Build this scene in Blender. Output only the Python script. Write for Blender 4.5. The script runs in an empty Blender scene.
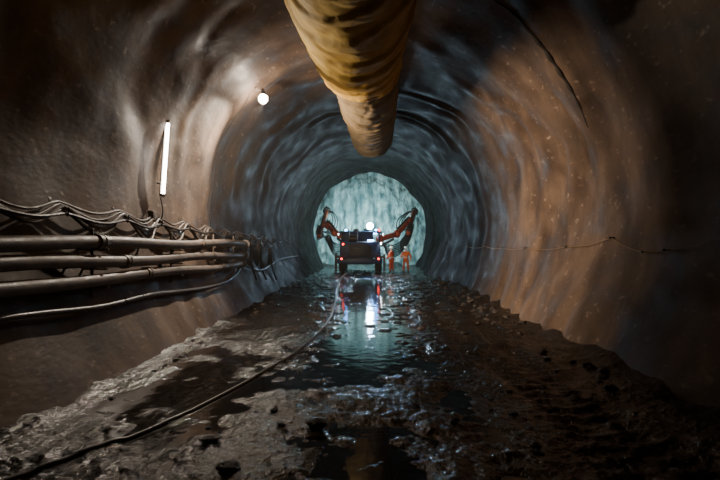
import bpy, bmesh, math, random
import numpy as np
from mathutils import Vector, Matrix, noise as mnoise
random.seed(7); rng=np.random.default_rng(11)
S=bpy.context.scene; COL=S.collection
PI=math.pi
# ------------------------------------------------------------ noise
P=np.concatenate([rng.permutation(256)]*3); T=rng.random(256)
def vnoise(x,y,z):
    x,y,z=np.broadcast_arrays(np.asarray(x,float),np.asarray(y,float),np.asarray(z,float))
    ix=np.floor(x).astype(int); iy=np.floor(y).astype(int); iz=np.floor(z).astype(int)
    fx=x-ix; fy=y-iy; fz=z-iz
    u=fx*fx*fx*(fx*(fx*6-15)+10); v=fy*fy*fy*(fy*(fy*6-15)+10); w=fz*fz*fz*(fz*(fz*6-15)+10)
    def h(a,b,c): return T[P[P[P[a&255]+(b&255)]+(c&255)]&255]
    def L(a,b,t): return a+(b-a)*t
    return L(L(L(h(ix,iy,iz),h(ix+1,iy,iz),u),L(h(ix,iy+1,iz),h(ix+1,iy+1,iz),u),v),
             L(L(h(ix,iy,iz+1),h(ix+1,iy,iz+1),u),L(h(ix,iy+1,iz+1),h(ix+1,iy+1,iz+1),u),v),w)
def fbm(x,y,z,o=4):
    s=0;a=.5;t=0;f=1
    for i in range(o):
        s=s+a*vnoise(x*f+i*17.3,y*f+i*9.1,z*f+i*5.7); t+=a; a*=.5; f*=2.03
    return s/t
def ss(a,b,x):
    t=np.clip((np.asarray(x,float)-a)/(b-a),0,1); return t*t*(3-2*t)
# ------------------------------------------------------------ surfaces
ZC=3.2; R0=5.0; UL=3.7; UA=UL+PI*R0; UT=UA+UL
def prof(u,y):
    u=np.asarray(u,float)
    phi=np.clip((u-UL)/R0,0,PI)
    x=-R0*np.cos(phi); z=ZC+R0*np.sin(phi)
    nx=-np.cos(phi); nz=np.sin(phi)
    cl=.95+.20*ss(24,33,y); cr=.75+.40*ss(24,33,y)
    zl=u-.5; x=np.where(u<UL,-(R0-cl*((ZC-zl)/ZC)**2),x); z=np.where(u<UL,zl,z)
    zr=(UT-u)-.5; x=np.where(u>UA,(R0-cr*((ZC-zr)/ZC)**2),x); z=np.where(u>UA,zr,z)
    return x,z,nx,nz
def surf(u,y):
    y=np.asarray(y,float)+0*np.asarray(u,float)
    x,z,nx,nz=prof(u,y)
    big=(fbm(x/3.0,y/4.2,z/3.0,2)-.5)*.55
    s=y/2.2+1.2*(fbm(x/2.6+9,y/3.6,z/2.6,2)-.5)*2
    sc=(np.sin(PI*s)**2-.5)*.10*(.1+1.4*vnoise(x/2.1,y/2.6+40,z/2.1))
    fin=(fbm(x/.6,y/1.2,z/.6,3)-.5)*.065
    d=big+sc+fin
    low=1-.62*ss(5.2,3.6,u)         # calmer behind the pipes
    d=d*np.where(u<9,low,1.0)
    return x+nx*d, y, z+nz*d, nx, nz
def on_wall(u,y,off):
    x,yy,z,nx,nz=surf(np.array([u]),np.array([y]))
    return (float(x[0]-nx[0]*off),float(y),float(z[0]-nz[0]*off))
WC=-.045
def ground(x,y):
    x=np.asarray(x,float); y=np.asarray(y,float)
    n=fbm(x/1.2,y/1.2,3.3,3)-.5; n2=fbm(x/.36,y/.36,8.3,3)-.5; n3=fbm(x/.09,y/.09,1.3,2)-.5
    c=np.exp(-((x+.25)/1.3)**2)*ss(6.0,10.5,y)*(1-ss(28,35,y))
    l=np.exp(-((x+2.9)/1.1)**2)*ss(5.2,8,y)*(1-ss(16,24,y))
    k=1-.30*np.maximum(c,l)
    k=k*(1-.3*ss(2.8,4.2,x))
    lump=np.maximum(n2,0)**1.2*.15
    z=.0+(.15*n+.065*n2+lump+.05*n3)*k
    z=z-.085*c-.055*l
    f=np.exp(-((x+1.2+.25*(y-6))/1.9)**2)*(1-ss(8,11,y))
    z=z-.03*f
    z=z+.14*ss(3.4,4.6,-x)*(.4+1.2*vnoise(x/.6,y/.7,4))
    z=z+.14*ss(2.8,4.6,x)*(.2+1.4*vnoise(x/.6,y/.7,6))+.02*ss(1.3,2.5,x)
    for xc,w,ph in ((2.25,.26,0),(3.0,.24,1.1),(1.15,.2,.4)):
        cx=xc+.22*np.sin(y*.35+ph)
        g=np.exp(-((x-cx)/w)**2)*(1-ss(16,24,y))
        z=z-g*(.05+.028*np.sin(y*2*PI/.32+6*np.abs(x-cx)))
    z=z+.5*ss(44.2,46.2,y)*vnoise(x/1.1,y/1.1,2)
    return z
def gz(x,y): return float(ground(np.array([x]),np.array([y]))[0])
# ------------------------------------------------------------ materials
def mat(name,c1,c2,scale=6,rough=(.5,.7),metal=0,bump=.2,bscale=None,stretch=(1,1,1),spec=.5,dist=.02):
    m=bpy.data.materials.new(name); m.use_nodes=True; nt=m.node_tree; N=nt.nodes; L=nt.links
    b=N['Principled BSDF']; tc=N.new('ShaderNodeTexCoord'); mp=N.new('ShaderNodeMapping'); mp.inputs['Scale'].default_value=stretch
    L.new(tc.outputs['Object'],mp.inputs['Vector'])
    n=N.new('ShaderNodeTexNoise'); n.inputs['Scale'].default_value=scale; n.inputs['Detail'].default_value=6
    L.new(mp.outputs[0],n.inputs['Vector'])
    r=N.new('ShaderNodeValToRGB'); r.color_ramp.elements[0].position=.32; r.color_ramp.elements[1].position=.68
    r.color_ramp.elements[0].color=(*c1,1); r.color_ramp.elements[1].color=(*c2,1)
    L.new(n.outputs['Fac'],r.inputs['Fac']); L.new(r.outputs['Color'],b.inputs['Base Color'])
    mr=N.new('ShaderNodeMapRange'); mr.inputs['To Min'].default_value=rough[0]; mr.inputs['To Max'].default_value=rough[1]
    mr.inputs['From Min'].default_value=.3; mr.inputs['From Max'].default_value=.7
    L.new(n.outputs['Fac'],mr.inputs['Value']); L.new(mr.outputs[0],b.inputs['Roughness'])
    b.inputs['Metallic'].default_value=metal; b.inputs['Specular IOR Level'].default_value=spec
    if bump:
        n2=N.new('ShaderNodeTexNoise'); n2.inputs['Scale'].default_value=bscale or scale*4; n2.inputs['Detail'].default_value=8
        L.new(mp.outputs[0],n2.inputs['Vector'])
        bp=N.new('ShaderNodeBump'); bp.inputs['Strength'].default_value=bump; bp.inputs['Distance'].default_value=dist
        L.new(n2.outputs['Fac'],bp.inputs['Height']); L.new(bp.outputs[0],b.inputs['Normal'])
    return m
def emat(name,c,s):
    m=bpy.data.materials.new(name); m.use_nodes=True; b=m.node_tree.nodes['Principled BSDF']
    b.inputs['Base Color'].default_value=(*[min(1,v) for v in c],1); b.inputs['Emission Color'].default_value=(*c,1); b.inputs['Emission Strength'].default_value=s
    return m
def wall_mat(name,ca,cb,cp,fleck):
    m=mat(name,ca,cb,1.5,(.48,.78),0,.36,10,(1,.55,1),.24,.025)
    N=m.node_tree.nodes; L=m.node_tree.links; b=N['Principled BSDF']
    base=b.inputs['Base Color'].links[0].from_socket
    tc=[n for n in N if n.type=='TEX_COORD'][0]
    mp=N.new('ShaderNodeMapping'); mp.inputs['Scale'].default_value=(.5,.95,.5); L.new(tc.outputs['Object'],mp.inputs['Vector'])
    n=N.new('ShaderNodeTexNoise'); n.inputs['Scale'].default_value=1.1; n.inputs['Detail'].default_value=9; n.inputs['Distortion'].default_value=.2; n.inputs['Roughness'].default_value=.64
    L.new(mp.outputs[0],n.inputs['Vector'])
    r=N.new('ShaderNodeValToRGB'); r.color_ramp.elements[0].position=.44; r.color_ramp.elements[1].position=.70
    r.color_ramp.elements[1].color=(.85,.85,.85,1)
    L.new(n.outputs['Fac'],r.inputs['Fac'])
    mx=N.new('ShaderNodeMixRGB'); mx.inputs['Color2'].default_value=(*cp,1)
    L.new(r.outputs['Color'],mx.inputs['Fac']); L.new(base,mx.inputs['Color1'])
    mp3=N.new('ShaderNodeMapping'); mp3.inputs['Scale'].default_value=(1,.5,1); L.new(tc.outputs['Object'],mp3.inputs['Vector'])
    n3=N.new('ShaderNodeTexNoise'); n3.inputs['Scale'].default_value=8; n3.inputs['Detail'].default_value=4; L.new(mp3.outputs[0],n3.inputs['Vector'])
    r3=N.new('ShaderNodeValToRGB'); r3.color_ramp.elements[0].position=.62; r3.color_ramp.elements[1].position=.74
    L.new(n3.outputs['Fac'],r3.inputs['Fac'])
    mx2=N.new('ShaderNodeMixRGB'); mx2.inputs['Color2'].default_value=(*fleck,1)
    L.new(r3.outputs['Color'],mx2.inputs['Fac']); L.new(mx.outputs[0],mx2.inputs['Color1'])
    # dark damp stains running down
    mp2=N.new('ShaderNodeMapping'); mp2.inputs['Scale'].default_value=(.6,.9,.45); L.new(tc.outputs['Object'],mp2.inputs['Vector'])
    n4=N.new('ShaderNodeTexNoise'); n4.inputs['Scale'].default_value=1.2; n4.inputs['Detail'].default_value=7; L.new(mp2.outputs[0],n4.inputs['Vector'])
    r4=N.new('ShaderNodeValToRGB'); r4.color_ramp.elements[0].position=.32; r4.color_ramp.elements[1].position=.56
    r4.color_ramp.elements[0].color=(.5,.48,.46,1); r4.color_ramp.elements[1].color=(1,1,1,1)
    L.new(n4.outputs['Fac'],r4.inputs['Fac'])
    mx3=N.new('ShaderNodeMixRGB'); mx3.blend_type='MULTIPLY'; mx3.inputs['Fac'].default_value=1
    L.new(mx2.outputs[0],mx3.inputs['Color1']); L.new(r4.outputs['Color'],mx3.inputs['Color2'])
    # darkness of the far length painted into the lining colour, its sheen cut
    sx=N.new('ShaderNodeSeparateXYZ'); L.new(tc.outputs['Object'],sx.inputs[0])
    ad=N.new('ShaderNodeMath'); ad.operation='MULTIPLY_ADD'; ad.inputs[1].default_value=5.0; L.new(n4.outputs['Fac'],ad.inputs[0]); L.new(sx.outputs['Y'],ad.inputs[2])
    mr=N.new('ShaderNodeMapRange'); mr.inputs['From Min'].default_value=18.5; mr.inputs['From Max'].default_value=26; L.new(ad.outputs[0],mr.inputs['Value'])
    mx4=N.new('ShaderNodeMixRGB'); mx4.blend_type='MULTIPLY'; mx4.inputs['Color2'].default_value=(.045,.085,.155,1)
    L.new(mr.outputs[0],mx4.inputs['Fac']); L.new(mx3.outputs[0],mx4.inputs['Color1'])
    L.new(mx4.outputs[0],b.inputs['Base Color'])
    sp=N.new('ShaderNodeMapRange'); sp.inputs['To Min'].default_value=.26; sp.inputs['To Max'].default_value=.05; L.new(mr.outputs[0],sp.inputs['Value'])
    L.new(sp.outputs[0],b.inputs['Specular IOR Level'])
    return m
def face_mat():
    m=mat('rock_face',(.11,.21,.21),(.52,.60,.55),1.6,(.5,.8),0,.9,5,(1.3,1,.7),.4,.14)
    N=m.node_tree.nodes; L=m.node_tree.links; b=N['Principled BSDF']
    base=b.inputs['Base Color'].links[0].from_socket
    tc=[n for n in N if n.type=='TEX_COORD'][0]
    mp=N.new('ShaderNodeMapping'); mp.inputs['Scale'].default_value=(2.0,1,.40); L.new(tc.outputs['Object'],mp.inputs['Vector'])
    n=N.new('ShaderNodeTexNoise'); n.inputs['Scale'].default_value=1.0; n.inputs['Detail'].default_value=7; L.new(mp.outputs[0],n.inputs['Vector'])
    r=N.new('ShaderNodeValToRGB'); r.color_ramp.elements[0].position=.36; r.color_ramp.elements[1].position=.56
    r.color_ramp.elements[0].color=(.24,.29,.28,1); r.color_ramp.elements[1].color=(1,1,1,1); L.new(n.outputs['Fac'],r.inputs['Fac'])
    mx=N.new('ShaderNodeMixRGB'); mx.blend_type='MULTIPLY'; mx.inputs['Fac'].default_value=1; L.new(base,mx.inputs['Color1']); L.new(r.outputs['Color'],mx.inputs['Color2'])
    L.new(mx.outputs[0],b.inputs['Base Color']); return m
M={}
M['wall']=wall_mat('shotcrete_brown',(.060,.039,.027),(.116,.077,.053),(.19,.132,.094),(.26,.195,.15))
M['face']=face_mat()
M['pipe']=mat('muddy_pipe',(.070,.052,.040),(.175,.135,.105),3,(.4,.65),0,.25,16)
M['steel']=mat('dark_steel',(.05,.045,.04),(.12,.10,.08),8,(.35,.6),.7,.15)
M['clamp']=mat('muddy_clamp',(.07,.054,.042),(.14,.11,.086),6,(.4,.6),0,.15)
M['rubber']=mat('black_rubber',(.012,.012,.013),(.035,.032,.03),10,(.35,.6),0,.1)
M['cable']=mat('muddy_cable',(.058,.043,.034),(.14,.11,.088),6,(.4,.65),0,.1)
M['hose']=mat('muddy_hose',(.030,.023,.018),(.078,.059,.045),5,(.25,.5),0,.3,30)
M['darkhose']=mat('dark_dirty_hose',(.016,.011,.008),(.04,.028,.02),5,(.6,.8),0,.3,20)
M['duct']=mat('ochre_fabric',(.46,.27,.05),(.76,.50,.13),1.8,(.65,.8),0,.5,6,(1,.6,1),.2,.04)
M['duct2']=mat('dirty_ochre_fabric',(.12,.088,.046),(.20,.15,.085),1.6,(.65,.8),0,.4,5,(1,.6,1),.2,.04)
M['strap']=mat('dark_strap',(.12,.07,.03),(.2,.12,.05),6,(.5,.7),0,.1)
M['wire']=mat('yellow_wire',(.18,.11,.04),(.26,.17,.055),10,(.5,.6),0,0)
M['grey']=mat('grey_plastic',(.22,.21,.20),(.30,.29,.28),8,(.4,.5),0,.05)
M['stone']=mat('muddy_stone',(.020,.015,.012),(.055,.042,.033),5,(.35,.7),0,.5,16)
M['blue']=mat('dark_blue_paint',(.007,.028,.08),(.015,.052,.14),5,(.35,.55),.1,.1)
M['orange']=mat('orange_paint',(.46,.06,.018),(.64,.115,.03),4,(.35,.55),0,.1)
M['tyre']=mat('tyre_rubber',(.012,.012,.012),(.04,.035,.03),8,(.6,.8),0,.2)
M['hivis']=mat('orange_workwear',(.80,.15,.02),(.98,.24,.04),9,(.6,.8),0,.1)
M['hivis2']=mat('red_workwear',(.7,.08,.02),(.9,.13,.03),9,(.6,.8),0,.1)
M['trouser']=mat('orange_trousers',(.62,.11,.02),(.78,.17,.03),9,(.6,.8),0,.1)
M['boot']=mat('boots',(.02,.018,.015),(.05,.04,.03),9,(.4,.6),0,.1)
M['skin']=mat('skin',(.48,.27,.19),(.55,.33,.24),9,(.5,.6),0,0)
M['helmet']=mat('white_helmet',(.7,.7,.68),(.8,.8,.78),9,(.3,.4),0,0)
M['stripe']=mat('reflective_tape',(.6,.6,.55),(.75,.75,.7),9,(.3,.4),0,0)
M['eye']=mat('eye',(.02,.02,.02),(.03,.03,.03),9,(.2,.3),0,0)
M['tube']=emat('tube_glow',(1,.90,.80),26)
M['bulb']=emat('bulb_glow',(1,.84,.68),230)
M['head']=emat('headlamp_glow',(.55,.78,1),360)
M['flood']=emat('floodlamp_glow',(.48,.84,.95),1000)
M['side']=emat('boom_fill_glow',(.7,.85,1),34)
M['side2']=emat('worker_fill_glow',(1,.95,.85),420)
M['red']=emat('red_glow',(1,.04,.02),12)
M['bluelamp']=emat('blue_glow',(.1,.35,1),60)
# mud with wetness by height
def mud():
    m=mat('wet_mud',(.0085,.007,.0058),(.030,.0225,.017),2.2,(.2,.5),0,.9,18,(1,1,1),.95,.04)
    N=m.node_tree.nodes; L=m.node_tree.links; b=N['Principled BSDF']
    g=N.new('ShaderNodeNewGeometry'); sx=N.new('ShaderNodeSeparateXYZ'); L.new(g.outputs['Position'],sx.inputs[0])
    n=N.new('ShaderNodeTexNoise'); n.inputs['Scale'].default_value=3.5; n.inputs['Detail'].default_value=5; L.new(g.outputs['Position'],n.inputs['Vector'])
    ad=N.new('ShaderNodeMath'); ad.operation='MULTIPLY_ADD'; ad.inputs[1].default_value=.25; L.new(n.outputs['Fac'],ad.inputs[0]); L.new(sx.outputs['Z'],ad.inputs[2])
    mr=N.new('ShaderNodeMapRange'); mr.inputs['From Min'].default_value=.07; mr.inputs['From Max'].default_value=.34
    mr.inputs['To Min'].default_value=.09; mr.inputs['To Max'].default_value=.46; L.new(ad.outputs[0],mr.inputs['Value'])
    L.new(mr.outputs[0],b.inputs['Roughness'])
    return m
M['mud']=mud()
def water():
    m=bpy.data.materials.new('muddy_water'); m.use_nodes=True; N=m.node_tree.nodes; L=m.node_tree.links; b=N['Principled BSDF']
    b.inputs['Base Color'].default_value=(.026,.021,.017,1); b.inputs['Roughness'].default_value=.06; b.inputs['IOR'].default_value=1.45
    tc=N.new('ShaderNodeTexCoord'); n=N.new('ShaderNodeTexNoise'); n.inputs['Scale'].default_value=3.2; n.inputs['Detail'].default_value=3
    L.new(tc.outputs['Object'],n.inputs['Vector']); bp=N.new('ShaderNodeBump'); bp.inputs['Strength'].default_value=.22; bp.inputs['Distance'].default_value=.03
    L.new(n.outputs['Fac'],bp.inputs['Height']); L.new(bp.outputs[0],b.inputs['Normal'])
    return m
M['water']=water()
# ------------------------------------------------------------ mesh helpers
def link_mesh(name,v,f,m,parent=None,smooth=True,angle=40):
    me=bpy.data.meshes.new(name); me.from_pydata(v,[],f); me.update()
    if smooth:
        me.polygons.foreach_set('use_smooth',[True]*len(me.polygons))
        if angle: me.set_sharp_from_angle(angle=math.radians(angle))
    if m: me.materials.append(m)
    o=bpy.data.objects.new(name,me); COL.objects.link(o)
    if parent: o.parent=parent
    return o
def spline(pts,per=8):
    p=[Vector(q) for q in pts]; p=[2*p[0]-p[1]]+p+[2*p[-1]-p[-2]]; out=[]
    for i in range(1,len(p)-2):
        a,b,c,d=p[i-1:i+3]
        for k in range(per):
            t=k/per
            out.append(.5*((2*b)+(c-a)*t+(2*a-5*b+4*c-d)*t*t+(3*b-a-3*c+d)*t**3))
    out.append(p[-2]); return out
class MB:
    def __init__(s): s.v=[]; s.f=[]
    def add(s,v,f):
        k=len(s.v); s.v+=[tuple(q) for q in v]; s.f+=[tuple(i+k for i in q) for q in f]; return s
    def box(s,c,d,rot=None,bev=.02):
        bm=bmesh.new(); bmesh.ops.create_cube(bm,size=1)
        for v in bm.verts: v.co=Vector((v.co.x*d[0],v.co.y*d[1],v.co.z*d[2]))
        if bev: bmesh.ops.bevel(bm,geom=bm.edges[:],offset=min(bev,.4*min(d)),segments=2,affect='EDGES',profile=.5)
        mt=Matrix.Translation(c)@(rot.to_4x4() if rot else Matrix.Identity(4))
        bm.verts.index_update()
        s.add([mt@v.co for v in bm.verts],[[v.index for v in f.verts] for f in bm.faces]); bm.free(); return s
    def beam(s,a,b,w,h,bev=.02):
        a=Vector(a); b=Vector(b); d=b-a; q=d.to_track_quat('Y','Z').to_matrix()
        return s.box((a+b)/2,(w,d.length,h),q,bev)
    def tube(s,pts,r,n=10,cap=True,closed=False):
        pts=[Vector(p) for p in pts]; m=len(pts); rr=r if hasattr(r,'__len__') else [r]*m
        t0=(pts[1]-pts[0]).normalized(); up=Vector((0,0,1)) if abs(t0.z)<.9 else Vector((1,0,0))
        nrm=(up-t0*up.dot(t0)).normalized(); V=[];F=[]
        for i,p in enumerate(pts):
            t=(pts[min(i+1,m-1)]-pts[max(i-1,0)]).normalized()
            nrm=(nrm-t*nrm.dot(t)).normalized(); bn=t.cross(nrm)
            for k in range(n):
                a=2*PI*k/n; V.append(p+(nrm*math.cos(a)+bn*math.sin(a))*rr[i])
        for i in range(m-1):
            for k in range(n):
                k2=(k+1)%n; F.append((i*n+k,i*n+k2,(i+1)*n+k2,(i+1)*n+k))
        if cap: F.append(tuple(range(n-1,-1,-1))); F.append(tuple((m-1)*n+k for k in range(n)))
        return s.add(V,F)
    def lathe(s,profile,c,axis=(0,0,1),n=24):
        q=Vector(axis).to_track_quat('Z','Y').to_matrix(); c=Vector(c); V=[];F=[]; m=len(profile)
        for r,h in profile:
            for k in range(n):
                a=2*PI*k/n; V.append(c+q@Vector((r*math.cos(a),r*math.sin(a),h)))
        for i in range(m-1):
            for k in range(n):
                k2=(k+1)%n; F.append((i*n+k,i*n+k2,(i+1)*n+k2,(i+1)*n+k))
        F.append(tuple(range(n-1,-1,-1))); F.append(tuple((m-1)*n+k for k in range(n)))
        return s.add(V,F)
    def ball(s,c,r,sub=2,sc=(1,1,1)):
        bm=bmesh.new(); bmesh.ops.create_icosphere(bm,subdivisions=sub,radius=1); bm.verts.index_update()
        s.add([Vector(c)+Vector((v.co.x*r*sc[0],v.co.y*r*sc[1],v.co.z*r*sc[2])) for v in bm.verts],[[v.index for v in f.verts] for f in bm.faces]); bm.free(); return s
    def build(s,name,m,parent=None,angle=40): return link_mesh(name,s.v,s.f,m,parent,True,angle)
def tag(o,label,cat,group=None,kind=None):
    o['label']=label; o['category']=cat
    if group: o['group']=group
    if kind: o['kind']=kind
    return o
def thing(name,loc,label,cat,group=None,rz=0):
    o=bpy.data.objects.new(name,None); o.empty_display_size=.1; o.location=loc; o.rotation_euler=(0,0,rz); COL.objects.link(o); return tag(o,label,cat,group)
def dup(root,loc=None,rz=None,label=None):
    r=root.copy(); COL.objects.link(r)
    if loc is not None: r.location=loc
    if rz is not None: r.rotation_euler=(0,0,rz)
    if label: r['label']=label
    for ch in list(root.children):
        c=ch.copy(); COL.objects.link(c); c.parent=r
        for g in list(ch.children):
            d=g.copy(); COL.objects.link(d); d.parent=c
    return r
# ------------------------------------------------------------ tunnel shell
def grid_faces(nr,nc,rev=False):
    return [((i*nc+j,(i+1)*nc+j,(i+1)*nc+j+1,i*nc+j+1) if rev else (i*nc+j,i*nc+j+1,(i+1)*nc+j+1,(i+1)*nc+j)) for i in range(nr-1) for j in range(nc-1)]
ys=np.concatenate([np.arange(-9,4,.3),np.arange(4,26,.08),np.arange(26,46.9,.16)])
us=np.linspace(0,UT,290)
U,Y=np.meshgrid(us,ys)
X,Yw,Z,_,_=surf(U,Y)
PT=np.stack([X,Yw,Z],-1)
du=np.gradient(PT,axis=1); dy=np.gradient(PT,axis=0); NR=np.cross(dy,du); NR/=np.linalg.norm(NR,axis=-1,keepdims=True)
cen=np.stack([0*X,Yw,0*X+ZC],-1)
if np.mean(np.sum(NR*(cen-PT),-1))<0: NR=-NR
j1=int(np.searchsorted(us,UL+4.5)); j2=int(np.searchsorted(us,UA-4.5))
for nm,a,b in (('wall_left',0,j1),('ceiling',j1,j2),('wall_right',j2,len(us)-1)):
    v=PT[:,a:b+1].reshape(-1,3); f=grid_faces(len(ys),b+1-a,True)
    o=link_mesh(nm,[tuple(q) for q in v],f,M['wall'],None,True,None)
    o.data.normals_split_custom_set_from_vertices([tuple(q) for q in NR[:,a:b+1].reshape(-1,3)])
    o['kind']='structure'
# tunnel face
xs=np.linspace(-5.7,5.7,150); zs=np.linspace(-.5,8.9,130); A,B=np.meshgrid(xs,zs)
D=46.0+(fbm(A/2.2,B/2.2,1.7,3)-.5)*.7+(fbm(A/.5,B/.8,7.7,3)-.5)*.5
o=link_mesh('wall_far',[tuple(q) for q in np.stack([A,D,B],-1).reshape(-1,3)],grid_faces(130,150),M['face'],None,True,None); o['kind']='structure'
# floor
ysf=np.concatenate([np.arange(-9,3.4,.4),np.geomspace(3.4,47,740)]); xsf=np.linspace(-5.6,5.6,440)
A,B=np.meshgrid(xsf,ysf); G=ground(A,B)
o=link_mesh('floor',[tuple(q) for q in np.stack([A,B,G],-1).reshape(-1,3)],grid_faces(len(ysf),len(xsf)),M['mud'],None,True,None); o['kind']='structure'
# puddles: level water sheets that show wherever the mud dips below them
def puddle(pts,z,label):
    o=link_mesh('puddle',[(a,b,z) for a,b in pts],[tuple(range(len(pts)))],M['water'],None,False); return tag(o,label,'puddle')
puddle([(-2.3,2.6),(1.3,2.6),(1.7,8),(2.5,12),(2.5,34),(1.8,36.2),(-2.0,36.2),(-2.1,24),(-2.3,12)],WC,'long shallow puddle in the middle of the floor mirroring the machine lights')
puddle([(-3.9,2.6),(-2.302,2.6),(-2.302,12),(-2.102,24),(-3.2,25),(-3.9,21),(-3.95,8)],WC-.002,'brown water lying in the ditch below the pipes on the left')
# ------------------------------------------------------------ ventilation duct
duct=thing('ventilation_duct',(-.3,10,8.1),'large ochre fabric ventilation duct hanging under the tunnel crown','ventilation duct')
OFF=Vector((-.3,10,8.1))
def duct_c(y):
    return (np.interp(y,[-9,3,8.5,11.7,14,23],[-.2,-.25,-.31,-.24,-.10,.10]),np.interp(y,[-9,3,8.5,14,23],[6.4,6.4,6.45,6.42,6.95]))
def duct_sec(y0,y1,ry,rv,name,m,lip,seed,wrap=1):
    n=96; yy=np.arange(y0,y1+.01,.045); V=[];F=[]
    for i,y in enumerate(yy):
        cx,cz=duct_c(y); r=np.interp(y,ry,rv)
        th=np.linspace(0,2*PI,n,endpoint=False); ct=np.cos(th); st=np.sin(th)
        # slanted wraps of uneven width where one layer overlaps the next
        ph=(y+.8*np.sin(th+seed)+.3*np.sin(2*th+seed*3+y*.4))/.8+seed+.45*np.sin(y*1.1)
        fr=ph-np.floor(ph); amp=.45+1.1*vnoise(ct*1.2+3,st*1.2,y*.7)
        step=.068*wrap*amp*(ss(0,.14,fr)*(1-fr)-.35)
        n1=fbm(ct*1.5+seed*5,st*1.5+y*.35,y*.9,3); wr=.10*(n1-.5)
        n2=vnoise(ct*2+y*.4,st*2+seed,y*1.5+st*2); n3=vnoise(ct*3+y*.9+5,st*3+seed,y*2.6-ct*2)
        wr=wr-.026*np.maximum(0,1-np.abs(n2-.5)*7)-.014*np.maximum(0,1-np.abs(n3-.5)*6)
        rr=r+step+wr
        if lip: rr=rr-(.04*ss(y1-.25,y1,y))
        V+=[(cx+a*b-OFF.x,y-OFF.y,cz+a*c*(1-.03*c)-OFF.z) for a,b,c in zip(rr,ct,st)]
    m_=len(yy)
    for i in range(m_-1):
        for k in range(n): F.append((i*n+k,i*n+(k+1)%n,(i+1)*n+(k+1)%n,(i+1)*n+k))
    o=link_mesh(name,V,F,m,duct,True,None)
    sol=o.modifiers.new('thickness','SOLIDIFY'); sol.thickness=.015
    return o
s1=duct_sec(-8,12.4,[-8,9,12.4],[1.12,1.08,.92],'duct_section',M['duct'],True,.3)
s3=duct_sec(11.7,23.4,[11.7,23.4],[.83,.90],'duct_section',M['duct2'],False,.1,.9); s3['label']='dirtier, narrower far section'
for y,r in ((12.25,.93),(16.6,.88),(23.3,.92)):
    cx,cz=duct_c(y); n=64; V=[];F=[]
    for h,e in ((-.05,-.04),(-.04,.012),(.04,.012),(.05,-.04)):
        for k in range(n):
            a=2*PI*k/n; V.append((cx+(r+e)*math.cos(a)-OFF.x,y+h-OFF.y,cz+(r+e)*math.sin(a)-OFF.z))
    for i in range(3):
        for k in range(n): F.append((i*n+k,i*n+(k+1)%n,(i+1)*n+(k+1)%n,(i+1)*n+k))
    link_mesh('duct_ring',V,F,M['strap'],duct)
for y in (5,7,9.3,11.4,14.2,16.5,18.6,21,23):
    cx,cz=duct_c(y); top=on_wall(UL+PI*R0/2,y,-.05)
    MB().tube([(cx-OFF.x,y-OFF.y,cz+.6-OFF.z),(cx*.8-OFF.x,y-OFF.y,max(top[2],cz+1)-OFF.z)],.012,6).build('hanger_wire',M['steel'],duct)
# ------------------------------------------------------------ pipes on the left wall
def pz(i,y):
    return [np.interp(y,[0,7,12,18],[2.17,2.15,2.13,2.13]),np.interp(y,[0,7,12,18],[1.90,1.87,1.80,1.74]),np.interp(y,[0,7,12,17,18],[1.62,1.58,1.50,1.42,1.44])][i]
def px(y): return np.interp(y,[0,7,18],[-4.50,-4.48,-4.42])
names=['topmost of the three muddy pipes along the left wall','middle one of the three muddy pipes along the left wall','lowest of the three muddy pipes along the left wall']
for i in range(3):
    y1=18.4-.25*i; t=thing('pipe',(px(8),8,pz(i,8)),names[i],'pipe','wall pipes'); o0=Vector(t.location)
    yy=np.arange(1,y1+.01,.25)
    pts=[Vector((px(y)+.012*math.sin(y*1.3+i),y,pz(i,y)+.025*math.sin(y*.9+2*i)))-o0 for y in yy]
    MB().tube(pts,.105,20).build('pipe_run',M['pipe'],t)
    for y in np.arange(3.4+.9*i,y1-1,5.1):
        c=Vector((px(y),y,pz(i,y)+.025*math.sin(y*.9+2*i)))-o0
        MB().lathe([(.105,-.11),(.126,-.10),(.130,-.04),(.120,-.03),(.120,.03),(.130,.04),(.126,.10),(.105,.11)],c,(0,1,0),20).build('coupling',M['clamp'],t)
    c=Vector((px(y1),y1,pz(i,y1)+.025*math.sin(y1*.9+2*i)))-o0
    MB().lathe([(.10,-.05),(.155,-.05),(.155,0),(.13,.01),(.13,.05),(.06,.09)],c,(0,1,0),20).build('end_flange',M['clamp'],t)
for k,y in enumerate((5.2,8.6,12.0,15.2,17.4)):
    wx=on_wall(2.4,y,0)[0]-.12
    t=thing('pipe_bracket',(px(y),y,1.2),'steel bracket bolted to the left wall carrying the three pipes','pipe bracket','brackets under the left wall pipes')
    b=MB(); b.beam((-.17,0,.02),(-.17,0,1.2),.05,.05)
    b.build('upright',M['clamp'],t)
    for i in range(3):
        zz=pz(i,y)+.025*math.sin(y*.9+2*i)-.125-1.2
        MB().beam((wx-px(y),0,zz),(.11,0,zz),.05,.03,.008).build('arm',M['clamp'],t)
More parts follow.
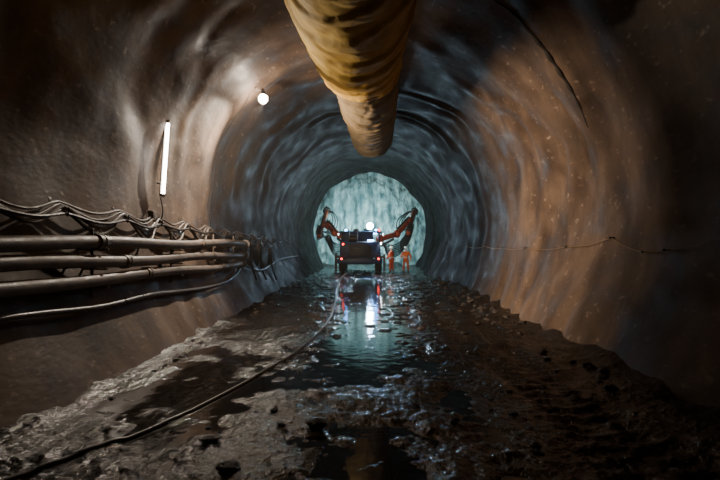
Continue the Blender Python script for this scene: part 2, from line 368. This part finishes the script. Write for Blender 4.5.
# ------------------------------------------------------------ cables draped from hook to hook
HY=[2.4,4.4,6.2,8.0,9.9,11.6,13.5,15.3,17.1,18.8,20.9,23.2,25.8,28.6,32.0]
hook_z=lambda y: np.interp(y,[3,7,12,18,24,32],[2.78,2.74,2.68,2.52,2.40,2.3])
def festoon(ylast,dz,sag,r,m,label,seed,off=.12,grp=None):
    rnd=random.Random(seed); pts=[]
    for a,b in zip(HY[:-1],HY[1:]):
        if a>=ylast: break
        sg=sag*rnd.uniform(.65,1.3)
        for k in range(12):
            t=k/12; yy=a+(b-a)*t; z=hook_z(yy)+dz-sg*math.sin(PI*t)**1.5
            q=on_wall(min(z+.5,UL),yy,off+.04*math.sin(PI*t)); pts.append((q[0],yy,z))
    o=MB().tube(pts,r,8).build('power_cable',m); return tag(o,label,'cable',grp)
festoon(22,.07,.15,.024,M['cable'],'highest draped cable above the pipes on the left wall',1,.12)
festoon(24,.0,.42,.032,M['cable'],'thick cable sagging deepest between the hooks, down over the topmost pipe',2,.20)
festoon(18,-.12,.10,.026,M['rubber'],'thin black cable hanging just above the topmost pipe',3,.24)
festoon(31,.03,.26,.022,M['cable'],'thin brown cable running farthest along the left wall toward the machine',4,.15)
festoon(22,-.05,.33,.028,M['hose'],'dark muddy cable in the middle of the draped bundle',8,.18)
lowpts=[(on_wall(z+.5,y,.13)[0],y,z) for y,z in ((1,1.30),(4,1.28),(6.5,1.22),(8.5,1.10),(10.5,1.10),(12.5,1.0),(14.5,.95),(16.4,1.02),(17.6,1.2),(18.6,1.5),(19.3,1.9))]
tag(MB().tube(spline(lowpts,8),.04,10).build('water_hose',M['hose']),'dark muddy hose drooping below the lowest pipe on the left wall','hose')
hookroot=None
for k,y in enumerate(HY[2:12]):
    z=float(hook_z(y)); q=on_wall(z+.5,y,0)
    if hookroot is None:
        hookroot=thing('cable_hook',(q[0],y,z),'small steel hook on the left wall holding the draped cables','hook','hooks holding the draped cables')
        MB().tube(spline([(-.2,0,.10),(.05,0,.06),(.2,0,.0),(.27,0,-.16),(.30,0,-.02)],5),.012,6).build('hook_bar',M['steel'],hookroot)
        MB().box((-.02,0,.08),(.03,.1,.12)).build('base_plate',M['steel'],hookroot)
    else: dup(hookroot,(q[0],y,z))
# hose coils beyond the pipe ends
for k,(y,z,r,n,lab) in enumerate(((19.2,1.85,.34,3,'first black hose coil hanging on the left wall past the pipe ends'),(20.8,1.75,.42,4,'second, larger hose coil on the left wall past the pipe ends'),(22.8,1.6,.36,3,'farthest hose coil on the left wall past the pipe ends'))):
    t=thing('hose_coil',(on_wall(z+.5,y,.30)[0],y,z),lab,'hose coil','hose coils on the left wall')
    pts=[]
    for j in range(n*20+1):
        a=2*PI*j/20; rr=r*(1+.08*math.sin(j*.7+k)); pts.append((.05*math.sin(j*.33+k)+.02*j/20,rr*.8*math.sin(a),rr*math.cos(a)*(1.15 if math.cos(a)<0 else 1)))
    pts.append((.06,r*.9,-r*1.5)); pts.append((.25,r*1.1,-1.1))
    MB().tube(pts,.035,8).build('coiled_hose',M['rubber'],t)
    MB().tube([(-.35,0,r*.86),(.14,0,r*.86),(.16,0,r*1.05)],.018,6).build('peg',M['steel'],t)
hp2=[(on_wall(z+.5,y,.14)[0],y,z) for y,z in ((18.6,1.4),(19.8,1.15),(21,1.05),(23,1.15),(25,1.3),(28,1.35),(32,1.35))]
tag(MB().tube(spline(hp2,8),.04,8).build('water_hose',M['rubber']),'black hose running from the pipe ends along the left wall into the dark','hose')
# ------------------------------------------------------------ tube lamp
yT=11.9
pb=Vector(on_wall(UL+.02,yT,.20)); ptp=Vector(on_wall(UL+1.86,yT,.10)); ptp.x=pb.x+.12
lamp=thing('tube_lamp',pb,'long bright fluorescent tube lamp fixed upright on the left wall','tube lamp')
ax=(ptp-pb); ln=ax.length; ax.normalize(); inward=Vector((ax.z,0,-ax.x)); 
q3=Matrix((inward,Vector((0,1,0)),ax)).transposed()  # local x inward
def lc(i,y,a): return inward*i+Vector((0,y,0))+ax*a
MB().tube([lc(0,0,.06),lc(0,0,ln-.06)],.038,14).build('glowing_tube',M['tube'],lamp)
hb=MB(); hb.box(lc(-.06,0,ln/2),(.03,.09,ln),q3,.01); hb.build('housing',M['grey'],lamp)
for a in (.03,ln-.03): MB().tube([lc(0,0,a-.035),lc(0,0,a+.035)],.045,14).build('end_cap',M['grey'],lamp)
for a in (.3,ln-.3): MB().box(lc(-.12,.02,a),(.10,.04,.03),q3,.005).build('mounting_bracket',M['grey'],lamp)
ld=bpy.data.lights.new('tube_light','AREA'); ld.shape='RECTANGLE'; ld.size=.06; ld.size_y=ln-.2; ld.energy=1350; ld.color=(1,.78,.57); ld.spread=math.radians(118)
lo=bpy.data.objects.new('tube_light',ld); COL.objects.link(lo); lo.parent=lamp; lo.location=lc(.045,0,ln/2)
dirv=(inward+Vector((0,.85,0))).normalized(); zax=-dirv; yax=(ax-zax*ax.dot(zax)).normalized(); xax=yax.cross(zax)
lo.rotation_euler=Matrix((xax,yax,zax)).transposed().to_euler()
def spot(name,loc,target,power,angle,blend,col,parent,rad=.05):
    ld=bpy.data.lights.new(name,'SPOT'); ld.energy=power; ld.spot_size=math.radians(angle); ld.spot_blend=blend; ld.color=col; ld.shadow_soft_size=rad
    o=bpy.data.objects.new(name,ld); COL.objects.link(o); o.parent=parent; o.location=loc
    o.rotation_euler=(Vector(target)-Vector(parent.location)-Vector(loc)).to_track_quat('-Z','Y').to_euler(); return o
spot('duct_fill_spot',lc(.05,-.02,ln-.15),(-.6,8.8,5.8),1250,50,1.0,(1,.86,.64),lamp,.06)  # added spot brightening the duct underside, on top of the tube's own light
q=[lc(-.05,0,-.02)+pb, Vector(on_wall(UL-.35,yT-.05,.2)), Vector(on_wall(UL-.7,yT-.25,.16)),Vector(on_wall(3.2,yT-.3,.15))]
tag(MB().tube(spline(q,6),.014,8).build('lamp_cable',M['rubber']),'short black cable dropping from the tube lamp to the draped cables','cable')
t=thing('junction_box',on_wall(UL-.45,yT-.45,.12),'small grey junction box on the wall just below the tube lamp','junction box')
MB().box((0,0,0),(.1,.2,.24),None,.02).build('body',M['clamp'],t); MB().box((.06,0,0),(.02,.17,.21),None,.008).build('cover',M['clamp'],t)
# ------------------------------------------------------------ bulb lamp
yB=15.9; uB=UL+R0*.80; pB=Vector(on_wall(uB,yB,.42))
bl=thing('bulb_lamp',pB,'round glowing work lamp hanging high on the left wall beside the duct','work lamp')
MB().ball((0,0,0),.13,3,(1,1,1.1)).build('bulb',M['bulb'],bl)
MB().lathe([(.05,.12),(.07,.13),(.07,.22),(.045,.26),(.02,.30)],(0,0,0),(0,0,1),16).build('socket',M['steel'],bl)
cg=MB()
for k in range(5):
    a=2*PI*k/5; cg.tube([(.07*math.cos(a),.07*math.sin(a),.14),(.175*math.cos(a),.175*math.sin(a),.03),(.16*math.cos(a),.16*math.sin(a),-.1),(.02*math.cos(a),.02*math.sin(a),-.19)],.005,5)
cg.build('wire_guard',M['steel'],bl)
MB().tube([(0,0,.29),(-.12,0,.36),(-.42,0,.30)],.014,6).build('hook',M['steel'],bl)
spot('wall_fill_spot',(.0,-.02,-.2),(-4.8,13.6,3.6),3400,84,1.0,(1,.86,.70),bl,.06)  # added spot making the warm pool on the left wall, beyond the bulb's glow
q=[pB+Vector((0,0,.28))]+[Vector(on_wall(u,yB+.1*math.sin(u*3),.05)) for u in np.linspace(uB-.1,3.0,14)]
tag(MB().tube(spline(q,5),.014,8).build('lamp_cable',M['rubber']),'long thin cable running down the wall curve from the round work lamp','cable')
# ------------------------------------------------------------ right wall
rp=[]
peg=None
yk=[5.5,7.2,8.6,9.3,10.6,13.0,16,19,22,26]
for a,b in zip(yk[:-1],yk[1:]):
    for k in range(8):
        t=k/8; y=a+(b-a)*t; z=2.12+.14*math.sin(a*1.9)*(1-t)+.14*math.sin(b*1.9)*t-.07*(b-a)*t*(1-t)*1.3
        qq=on_wall(UT-(z+.5),y,.07); rp.append((qq[0],y,z))
tag(MB().tube(rp,.0065,6).build('guide_wire',M['wire']),'thin yellow wire strung level along the right wall','wire')
for y in yk[1:-1]:
    z=2.12+.14*math.sin(y*1.9); qq=on_wall(UT-(z+.5),y,0)
    if peg is None:
        peg=thing('wall_peg',(qq[0],y,z),'short steel peg in the right wall holding the yellow wire','peg','pegs along the yellow wire')
        MB().tube([(.2,0,0),(-.1,0,0)],.014,8).build('rod',M['steel'],peg); MB().lathe([(.022,-.01),(.024,0),(.022,.015)],(-.1,0,0),(1,0,0),10).build('rod_head',M['steel'],peg)
    else: dup(peg,(qq[0],y,z))
hp=[Vector(on_wall(UA-5*p,11.4+.08*math.sin(p*6),.0)) for p in np.linspace(1.0,.30,16)]
tag(MB().tube(spline(hp,4),[.012+.07*math.sin(PI*i/(15*4))**.8*(.75+.25*math.sin(i*.9)) for i in range(15*4+1)],10).build('wall_hose',M['darkhose']),'short dark hose half buried along the curve of the upper right wall','hose')
# ------------------------------------------------------------ hose on the floor
fp=[(-1.7,36.3),(-1.75,31),(-1.62,26.6),(-1.42,22.5),(-1.3,19.6),(-1.15,14.9),(-1.37,11),(-1.83,8.67),(-2.25,7.03),(-2.55,6.14),(-2.85,5.48),(-3.2,4.76),(-3.6,3.9),(-3.8,2.5)]
sp=spline([(a,b,0) for a,b in fp],14)
zz=[max(gz(p.x,p.y),WC) for p in sp]; zz=[max(zz[max(0,i-1):i+2])*.5+.5*np.mean(zz[max(0,i-2):i+3])+.010 for i in range(len(zz))]
tag(MB().tube([(p.x,p.y,z) for p,z in zip(sp,zz)],.024,12).build('floor_hose',M['hose']),'long muddy hose snaking over the floor from the foreground to the machine','hose')
# ------------------------------------------------------------ stones
protos=[]
for k in range(5):
    bm=bmesh.new(); bmesh.ops.create_icosphere(bm,subdivisions=3,radius=1)
    for v in bm.verts:
        d=1+.45*mnoise.noise(v.co*1.1+Vector((k*7,0,0)))+.18*mnoise.noise(v.co*3+Vector((0,k*5,0)))
        v.co*=d; v.co.z*=.62; v.co.x*=1.15
    me=bpy.data.meshes.new('stone'); bm.to_mesh(me); bm.free(); me.materials.append(M['stone'])
    me.polygons.foreach_set('use_smooth',[True]*len(me.polygons)); me.set_sharp_from_angle(angle=math.radians(28)); protos.append(me)
def stone(x,y,r,label,group=None):
    o=bpy.data.objects.new('stone',random.choice(protos)); COL.objects.link(o); o.location=(x,y,gz(x,y)+r*.22)
    o.rotation_euler=(random.uniform(-.3,.3),random.uniform(-.3,.3),random.uniform(0,6)); o.scale=(r,r*random.uniform(.8,1.1),r*random.uniform(.8,1.1)); tag(o,label,'stone',group)
stone(-.62,6.1,.10,'largest dark lump of stone in the centre foreground mud')
stone(-1.72,5.6,.09,'dark stone in the foreground mud just right of the hose')
stone(-1.35,4.95,.09,'dark stone nearest the camera at the bottom edge')
for k in range(80):
    y=random.uniform(7.5,30); x=random.uniform(3.1,3.95); stone(x,y,random.uniform(.03,.10),'brown broken stone lying at the foot of the right wall','stones at the foot of the right wall')
for k in range(34):
    y=random.uniform(5,12); x=random.uniform(-2.0,3); stone(x,y,random.uniform(.02,.06),'small muddy stone scattered over the foreground mud','small stones in the foreground mud')
for k in range(24):
    y=random.uniform(12,30); x=random.uniform(1.2,3.0); stone(x,y,random.uniform(.03,.08),'small broken stone between the puddle and right wall','stones right of the puddle')
for k in range(30):
    y=random.uniform(7,26); x=random.uniform(-3.95,-3.55); stone(x,y,random.uniform(.03,.08),'muddy stone lying at the foot of the left wall','stones at the foot of the left wall')
# ------------------------------------------------------------ drilling rig
RX,RY=-.7,36.6; gz0=.02
rig=thing('drilling_rig',(RX,RY,gz0),'dark wheeled tunnel drilling rig with two raised orange booms at the face','drilling rig')
MB().box((0,3.6,.85),(1.9,6.8,.5),None,.05).build('chassis',M['steel'],rig)
hd=MB().box((0,1.25,1.65),(2.9,2.3,1.15),None,.1).build('engine_hood',M['blue'],rig)
g=MB(); 
for k in range(7): g.box((0,.07,1.28+k*.11),(1.5,.05,.05),None,.01)
g.box((0,.08,1.62),(1.6,.03,.85),None,.01)
g.build('rear_grille',M['rubber'],hd)
MB().box((0,-.05,.85),(3.2,.2,.34),None,.04).build('rear_bumper',M['blue'],rig)
for sx in (-1,1):
    for yy in (1.25,5.3):
        w=MB().lathe([(.30,-.22),(.52,-.24),(.62,-.19),(.66,-.10),(.66,.10),(.62,.19),(.52,.24),(.30,.22)],(sx*1.32,yy,.64),(1,0,0),28).build('wheel',M['tyre'],rig)
        MB().lathe([(.30,-.20),(.29,.20),(.16,.23),(.12,.27)],(sx*1.32,yy,.64),(sx,0,0),18).build('hub',M['orange'],w)
    MB().box((sx*1.35,1.25,1.36),(.6,1.6,.06),None,.02).build('fender',M['blue'],rig)
    jk=MB().tube([(sx*1.72,.35,.15),(sx*1.72,.35,1.35)],.09,12).build('stabiliser_leg',M['steel'],rig)
    MB().lathe([(.2,0),(.2,.05),(.09,.1)],(sx*1.72,.35,.0),(0,0,1),16).build('foot_plate',M['steel'],jk)
    MB().box((sx*1.5,.35,1.15),(.5,.16,.18),None,.02).build('stabiliser_arm',M['steel'],rig)
    for yy in (2.7,4.7): MB().tube([(sx*1.4,yy,1.1),(sx*1.4,yy,2.9)],.06,8).build('canopy_post',M['steel'],rig)
    MB().lathe([(.06,0),(.065,.02),(.05,.05)],(sx*1.3,-.16,1.02),(0,-1,0),14).build('tail_light',M['red'],rig)
    MB().box((sx*.85,3.4,1.55),(.5,1.0,.9),None,.05).build('control_console',M['blue'],rig)
    sl=MB().box((sx*1.62,3.2,2.80),(.14,.3,.2),None,.03).build('boom_fill',M['steel'],rig)  # added fill lights on the roof sides to brighten the booms
    MB().box((sx*1.70,3.2,2.80),(.02,.24,.15),None,.004).build('lens',M['side'],sl)
MB().lathe([(.06,0),(.065,.02),(.05,.05)],(-1.2,.06,2.05),(0,-1,0),14).build('marker_light',M['red'],rig)
dl=MB().box((.75,.0,2.32),(.5,.14,.14),None,.03).build('deck_lamp',M['steel'],rig)
MB().box((.75,-.08,2.31),(.42,.02,.08),None,.004).build('lens',M['bluelamp'],dl)
sl=MB().box((1.40,-.30,2.1),(.12,.18,.16),None,.03).build('worker_fill',M['steel'],rig)  # added fill light on an arm, put here to brighten the two workers
MB().box((1.47,-.30,2.1),(.02,.13,.10),None,.004).build('lens',M['side2'],sl)
MB().box((1.38,-.10,2.1),(.06,.5,.06),None,.01).build('worker_fill_arm',M['steel'],sl)
cn=MB().box((0,3.6,2.95),(3.2,2.5,.14),None,.05).build('canopy_roof',M['blue'],rig)
MB().box((-.2,2.62,2.5),(2.3,.08,.8),None,.03).build('rear_cab_panel',M['blue'],rig)
MB().box((.9,2.75,2.84),(.6,.12,.06),None,.01).build('cab_fill',M['bluelamp'],rig)  # added blue glow under the roof to brighten consoles and hood
MB().box((0,3.9,1.3),(.5,.5,.45),None,.08).build('operator_seat',M['rubber'],rig)
MB().lathe([(.5,-.3),(.5,-.27),(.22,-.26),(.22,.26),(.5,.27),(.5,.3)],(-.5,.9,2.45),(1,0,0),28).build('cable_reel',M['steel'],rig)
x,z=.7,3.4
MB().tube([(x,2.6,2.95),(x,2.6,3.25)],.035,8).build('lamp_mast',M['steel'],rig)
lb=MB().lathe([(.10,.18),(.22,.08),(.27,0),(.27,-.04)],(x,2.5,z),(0,1,0),20).build('head_lamp',M['steel'],rig)
MB().lathe([(.01,-.15),(.13,-.12),(.25,-.03)],(x,2.5,z),(0,1,0),20).build('lens',M['head'],lb)
for x in (-1.2,-.4,.4,1.2):
    fb=MB().box((x,4.78,3.12),(.42,.14,.24),None,.03).build('flood_lamp',M['steel'],rig)
    MB().box((x,4.87,3.14),(.36,.02,.2),None,.004).build('lens',M['flood'],fb)
for x in (-1.1,1.15):
    fb=MB().box((x,2.42,3.1),(.22,.12,.16),None,.03).build('work_lamp',M['steel'],rig)
    MB().box((x,2.35,3.1),(.16,.02,.11),None,.004).build('lens',M['bluelamp'],fb)
MB().lathe([(.07,0),(.08,.04),(.07,.16),(.02,.2)],(1.4,3.0,3.02),(0,0,1),14).build('beacon',M['red'],rig)
def W(x,y,z): return Vector((x-RX,y-RY,z-gz0))
def boom(base,elbow,tip,f0,f1,side):
    base=W(*base); el=W(*elbow); tip=W(*tip); f0=W(*f0); f1=W(*f1); d=(el-base); d2=tip-el
    arm=MB(); arm.beam(base,el,.36,.38,.05); arm.beam(el-d2*.1,tip,.30,.32,.04); arm.ball(base,.34,2); arm.ball(el,.32,2); arm.ball(tip,.30,2)
    a=arm.build('boom',M['orange'],rig)
    MB().tube([base+Vector((0,.3,-.55)),base+d*.8+Vector((0,0,-.32))],.10,10).build('lift_cylinder',M['steel'],a)
    MB().tube([el+Vector((0,-.1,.38)),tip+Vector((0,0,.30))],.08,10).build('tilt_cylinder',M['steel'],a)
    fb=MB(); fb.beam(f0,f1,.28,.36,.03); e=(f1-f0)
    fb.build('feed_beam',M['orange'],a)
    MB().beam(f0+e*.02+Vector((side*.05,-.2,.2)),f0+e*.26+Vector((side*.05,-.2,.2)),.36,.36,.06).build('rock_drill',M['steel'],a)
    off=Vector((side*.05,.05,.30)); MB().tube([f0+e*.26+off,f1+off+e*.06],.05,8).build('drill_rod',M['steel'],a)
    MB().lathe([(.10,-.16),(.32,-.14),(.32,.14),(.10,.16)],f1,e.normalized(),14).build('front_guide',M['steel'],a)
    MB().lathe([(.36,-.14),(.36,-.10),(.2,-.09),(.2,.09),(.36,.10),(.36,.14)],f0+e*.5+Vector((-side*.40,.1,.05)),(1,0,.3*side),20).build('hose_drum',M['steel'],a)
    MB().beam(tip-Vector((0,0,.2)),(f0+f1)/2,.40,.40,.03).build('feed_mount',M['orange'],a)
    for k in range(7):
        o_=Vector((.08*k*side,.1,-.06*k)); s0=base+Vector((-.1*side,-.1,-.1))+o_
        e0=f0+e*(.1+.06*k)+Vector((side*.2,-.1,-.1))
        MB().tube(spline([s0,base+d*.4+Vector((side*.1,-.3,-.62-.14*k)),el+Vector((side*.1,-.4,-.72-.15*k)),tip+Vector((0,-.4,-.75-.14*k)),e0+Vector((side*-.1,-.2,-.35)),e0],7),.05,7).build('hydraulic_hose',M['rubber'],a)
    for k in range(3):
        MB().tube(spline([f0+e*.15+Vector((0,.2,.1)),f0+e*.25+Vector((-side*(.5+.2*k),.2,-.1-.08*k)),f0+e*.55+Vector((-side*(.75+.2*k),.2,.0)),f0+e*.85+Vector((-side*(.4+.12*k),.1,.15)),f1+Vector((0,.1,.1))],7),.045,7).build('hydraulic_hose',M['rubber'],a)
boom((-1.8,39.7,2.5),(-2.75,40.7,2.95),(-3.3,42,3.55),(-4.0,40.6,2.65),(-3.6,43.4,4.85),-1)
boom((.75,39.7,2.45),(2.1,40.7,2.85),(3.15,42,3.95),(2.95,40.4,2.9),(3.7,43.4,4.75),1)
# ------------------------------------------------------------ people
def skin_mesh(vs,es,rs,sub=2):
    me=bpy.data.meshes.new('tmp'); me.from_pydata(vs,es,[]); o=bpy.data.objects.new('tmp',me); COL.objects.link(o)
    md=o.modifiers.new('s','SKIN'); md.use_smooth_shade=True
    lay=me.skin_vertices[0].data
    for i,r in enumerate(rs): lay[i].radius=(r,r) if not hasattr(r,'__len__') else r
    for i in range(len(rs)): lay[i].use_root=(i==0)
    sb=o.modifiers.new('b','SUBSURF'); sb.levels=sub; sb.render_levels=sub
    bpy.context.view_layer.update(); dg=bpy.context.evaluated_depsgraph_get(); r=bpy.data.meshes.new_from_object(o.evaluated_get(dg))
    V=[tuple(v.co) for v in r.vertices]; F=[tuple(p.vertices) for p in r.polygons]
    bpy.data.objects.remove(o); return V,F
def person(loc,rz,label,jack,trou,arms,legs,h=1.0):
    t=thing('person',loc,label,'person','workers beside the rig',rz)   # faces +y locally
    elL,wrL,elR,wrR=arms; knL,anL,knR,anR=legs
    V=[(0,0,.95),(0,-.01,1.15),(0,.0,1.36),(0,0,1.5),(0,.02,1.58),(0,.025,1.70)]; Rr=[.13,.12,.145,.062,.085,.085]; E=[(0,1),(1,2),(2,3),(3,4),(4,5)]
    def chain(root,pts,rs):
        k=root
        for p,r in zip(pts,rs): V.append(p); Rr.append(r); E.append((k,len(V)-1)); k=len(V)-1
        return k
    for sd,el,wr in ((-1,elL,wrL),(1,elR,wrR)):
        hd_=Vector(wr)+(Vector(wr)-Vector(el)).normalized()*.08
        k=chain(2,[(sd*.18,0,1.42),el,wr,tuple(hd_)],[.07,.05,.034,.036])
        dr=(Vector(wr)-Vector(el)).normalized(); sdv=dr.cross(Vector((1,0,0))); sdv=sdv.normalized() if sdv.length>.1 else Vector((0,1,0))
        for j,(o_,l_) in enumerate(((-.027,.075),(-.009,.085),(.009,.08),(.027,.06))):
            a=hd_+sdv*o_+dr*.02; b=a+dr*l_*.55; c=b+dr*l_*.4+Vector((-sd*.02,0,0)); chain(k,[tuple(a),tuple(b),tuple(c)],[.010,.009,.008])
        a=Vector(wr)+sdv*.04+dr*.04; chain(k-1,[tuple(a),tuple(a+dr*.05+sdv*.02)],[.012,.010])
    for sd,kn,an in ((-1,knL,anL),(1,knR,anR)):
        chain(0,[(sd*.10,0,.88),kn,an,(an[0]*1.08,an[1]+.14,an[2]-.05)],[.09,.062,.042,.035])
    bv,bf=skin_mesh(V,E,Rr,2)
    m=MB(); m.add(bv,bf); m.ball((0,.115,1.63),.018,1,(.8,1,1.3))
    for sd in (-1,1): m.ball((sd*.085,.02,1.64),.024,1,(.4,.8,1.3))
    m.ball((0,.098,1.585),.02,1,(1.3,.4,.3))
    m.build('body',M['skin'],t,None)
    for sd in (-1,1): MB().ball((sd*.032,.103,1.665),.011,1).build('eye',M['eye'],t)
    jv=[(0,0,.86),(0,-.01,1.12),(0,0,1.36),(0,0,1.47)]; jr=[.165,.155,.175,.09]; je=[(0,1),(1,2),(2,3)]
    for sd,el,wr in ((-1,elL,wrL),(1,elR,wrR)):
        k=len(jv); jv+=[(sd*.19,0,1.42),el,tuple(Vector(el).lerp(Vector(wr),.92))]; jr+=[.09,.075,.058]; je+=[(2,k),(k,k+1),(k+1,k+2)]
    v,f=skin_mesh(jv,je,jr); MB().add(v,f).build('jacket',jack,t,None)
    tv=[(0,0,.93)]; tr=[.15]; te=[]
    for sd,kn,an in ((-1,knL,anL),(1,knR,anR)):
        k=len(tv); tv+=[(sd*.105,0,.84),kn,(an[0],an[1],an[2]+.06)]; tr+=[.11,.085,.07]; te+=[(0,k),(k,k+1),(k+1,k+2)]
    v,f=skin_mesh(tv,te,tr); MB().add(v,f).build('trousers',trou,t,None)
    for sd,an in ((-1,anL),(1,anR)):
        v,f=skin_mesh([(an[0],an[1],an[2]+.16),(an[0],an[1]-.01,an[2]-.02),(an[0]*1.05,an[1]+.09,an[2]-.045),(an[0]*1.08,an[1]+.18,an[2]-.05)],[(0,1),(1,2),(2,3)],[.065,.06,.05,.045]); MB().add(v,f).build('boot',M['boot'],t,None)
    MB().lathe([(.165,1.715),(.168,1.725),(.125,1.735),(.122,1.77),(.10,1.815),(.06,1.845),(.01,1.855)],(0,.02,0),(0,0,1),24).build('hard_hat',M['helmet'],t)
    MB().lathe([(.172,1.06),(.178,1.07),(.178,1.11),(.172,1.12)],(0,0,0),(0,0,1),20).build('reflective_band',M['stripe'],t)
    t.scale=(h,h,h); return t
x1,y1=1.52,36.7
person((x1,y1,gz(x1,y1)+.0),math.radians(60),'worker in red-orange overalls standing close to the rig',M['hivis2'],M['hivis2'],
 ((-.34,.02,1.14),(-.30,.22,1.00),(.33,.08,1.16),(.22,.32,1.16)),((-.15,.04,.48),(-.19,-.02,.09),(.15,.02,.48),(.19,-.04,.09)),1.03)
x2,y2=2.55,37.0
person((x2,y2,gz(x2,y2)+.0),math.radians(165),'worker in bright orange jacket and white helmet nearer the right wall',M['hivis'],M['trouser'],
 ((-.34,-.03,1.13),(-.33,.10,.90),(.34,.0,1.14),(.26,.2,1.06)),((-.15,.05,.48),(-.19,.0,.09),(.15,.0,.48),(.18,-.06,.09)),1.02)
# ------------------------------------------------------------ world + camera
w=bpy.data.worlds.new('World'); S.world=w; w.use_nodes=True
w.node_tree.nodes['Background'].inputs[0].default_value=(.004,.006,.010,1); w.node_tree.nodes['Background'].inputs[1].default_value=.3
vs=w.node_tree.nodes.new('ShaderNodeVolumeScatter'); vs.inputs['Density'].default_value=.0011; vs.inputs['Color'].default_value=(.9,.95,1,1)
w.node_tree.links.new(vs.outputs[0],w.node_tree.nodes['World Output'].inputs['Volume'])
cd=bpy.data.cameras.new('Camera'); cam=bpy.data.objects.new('Camera',cd); COL.objects.link(cam); S.camera=cam
cd.lens=26; cd.sensor_width=36; cam.location=(0,0,2.15); cam.rotation_euler=(math.radians(90.33),0,math.radians(1.1)); cd.clip_end=200
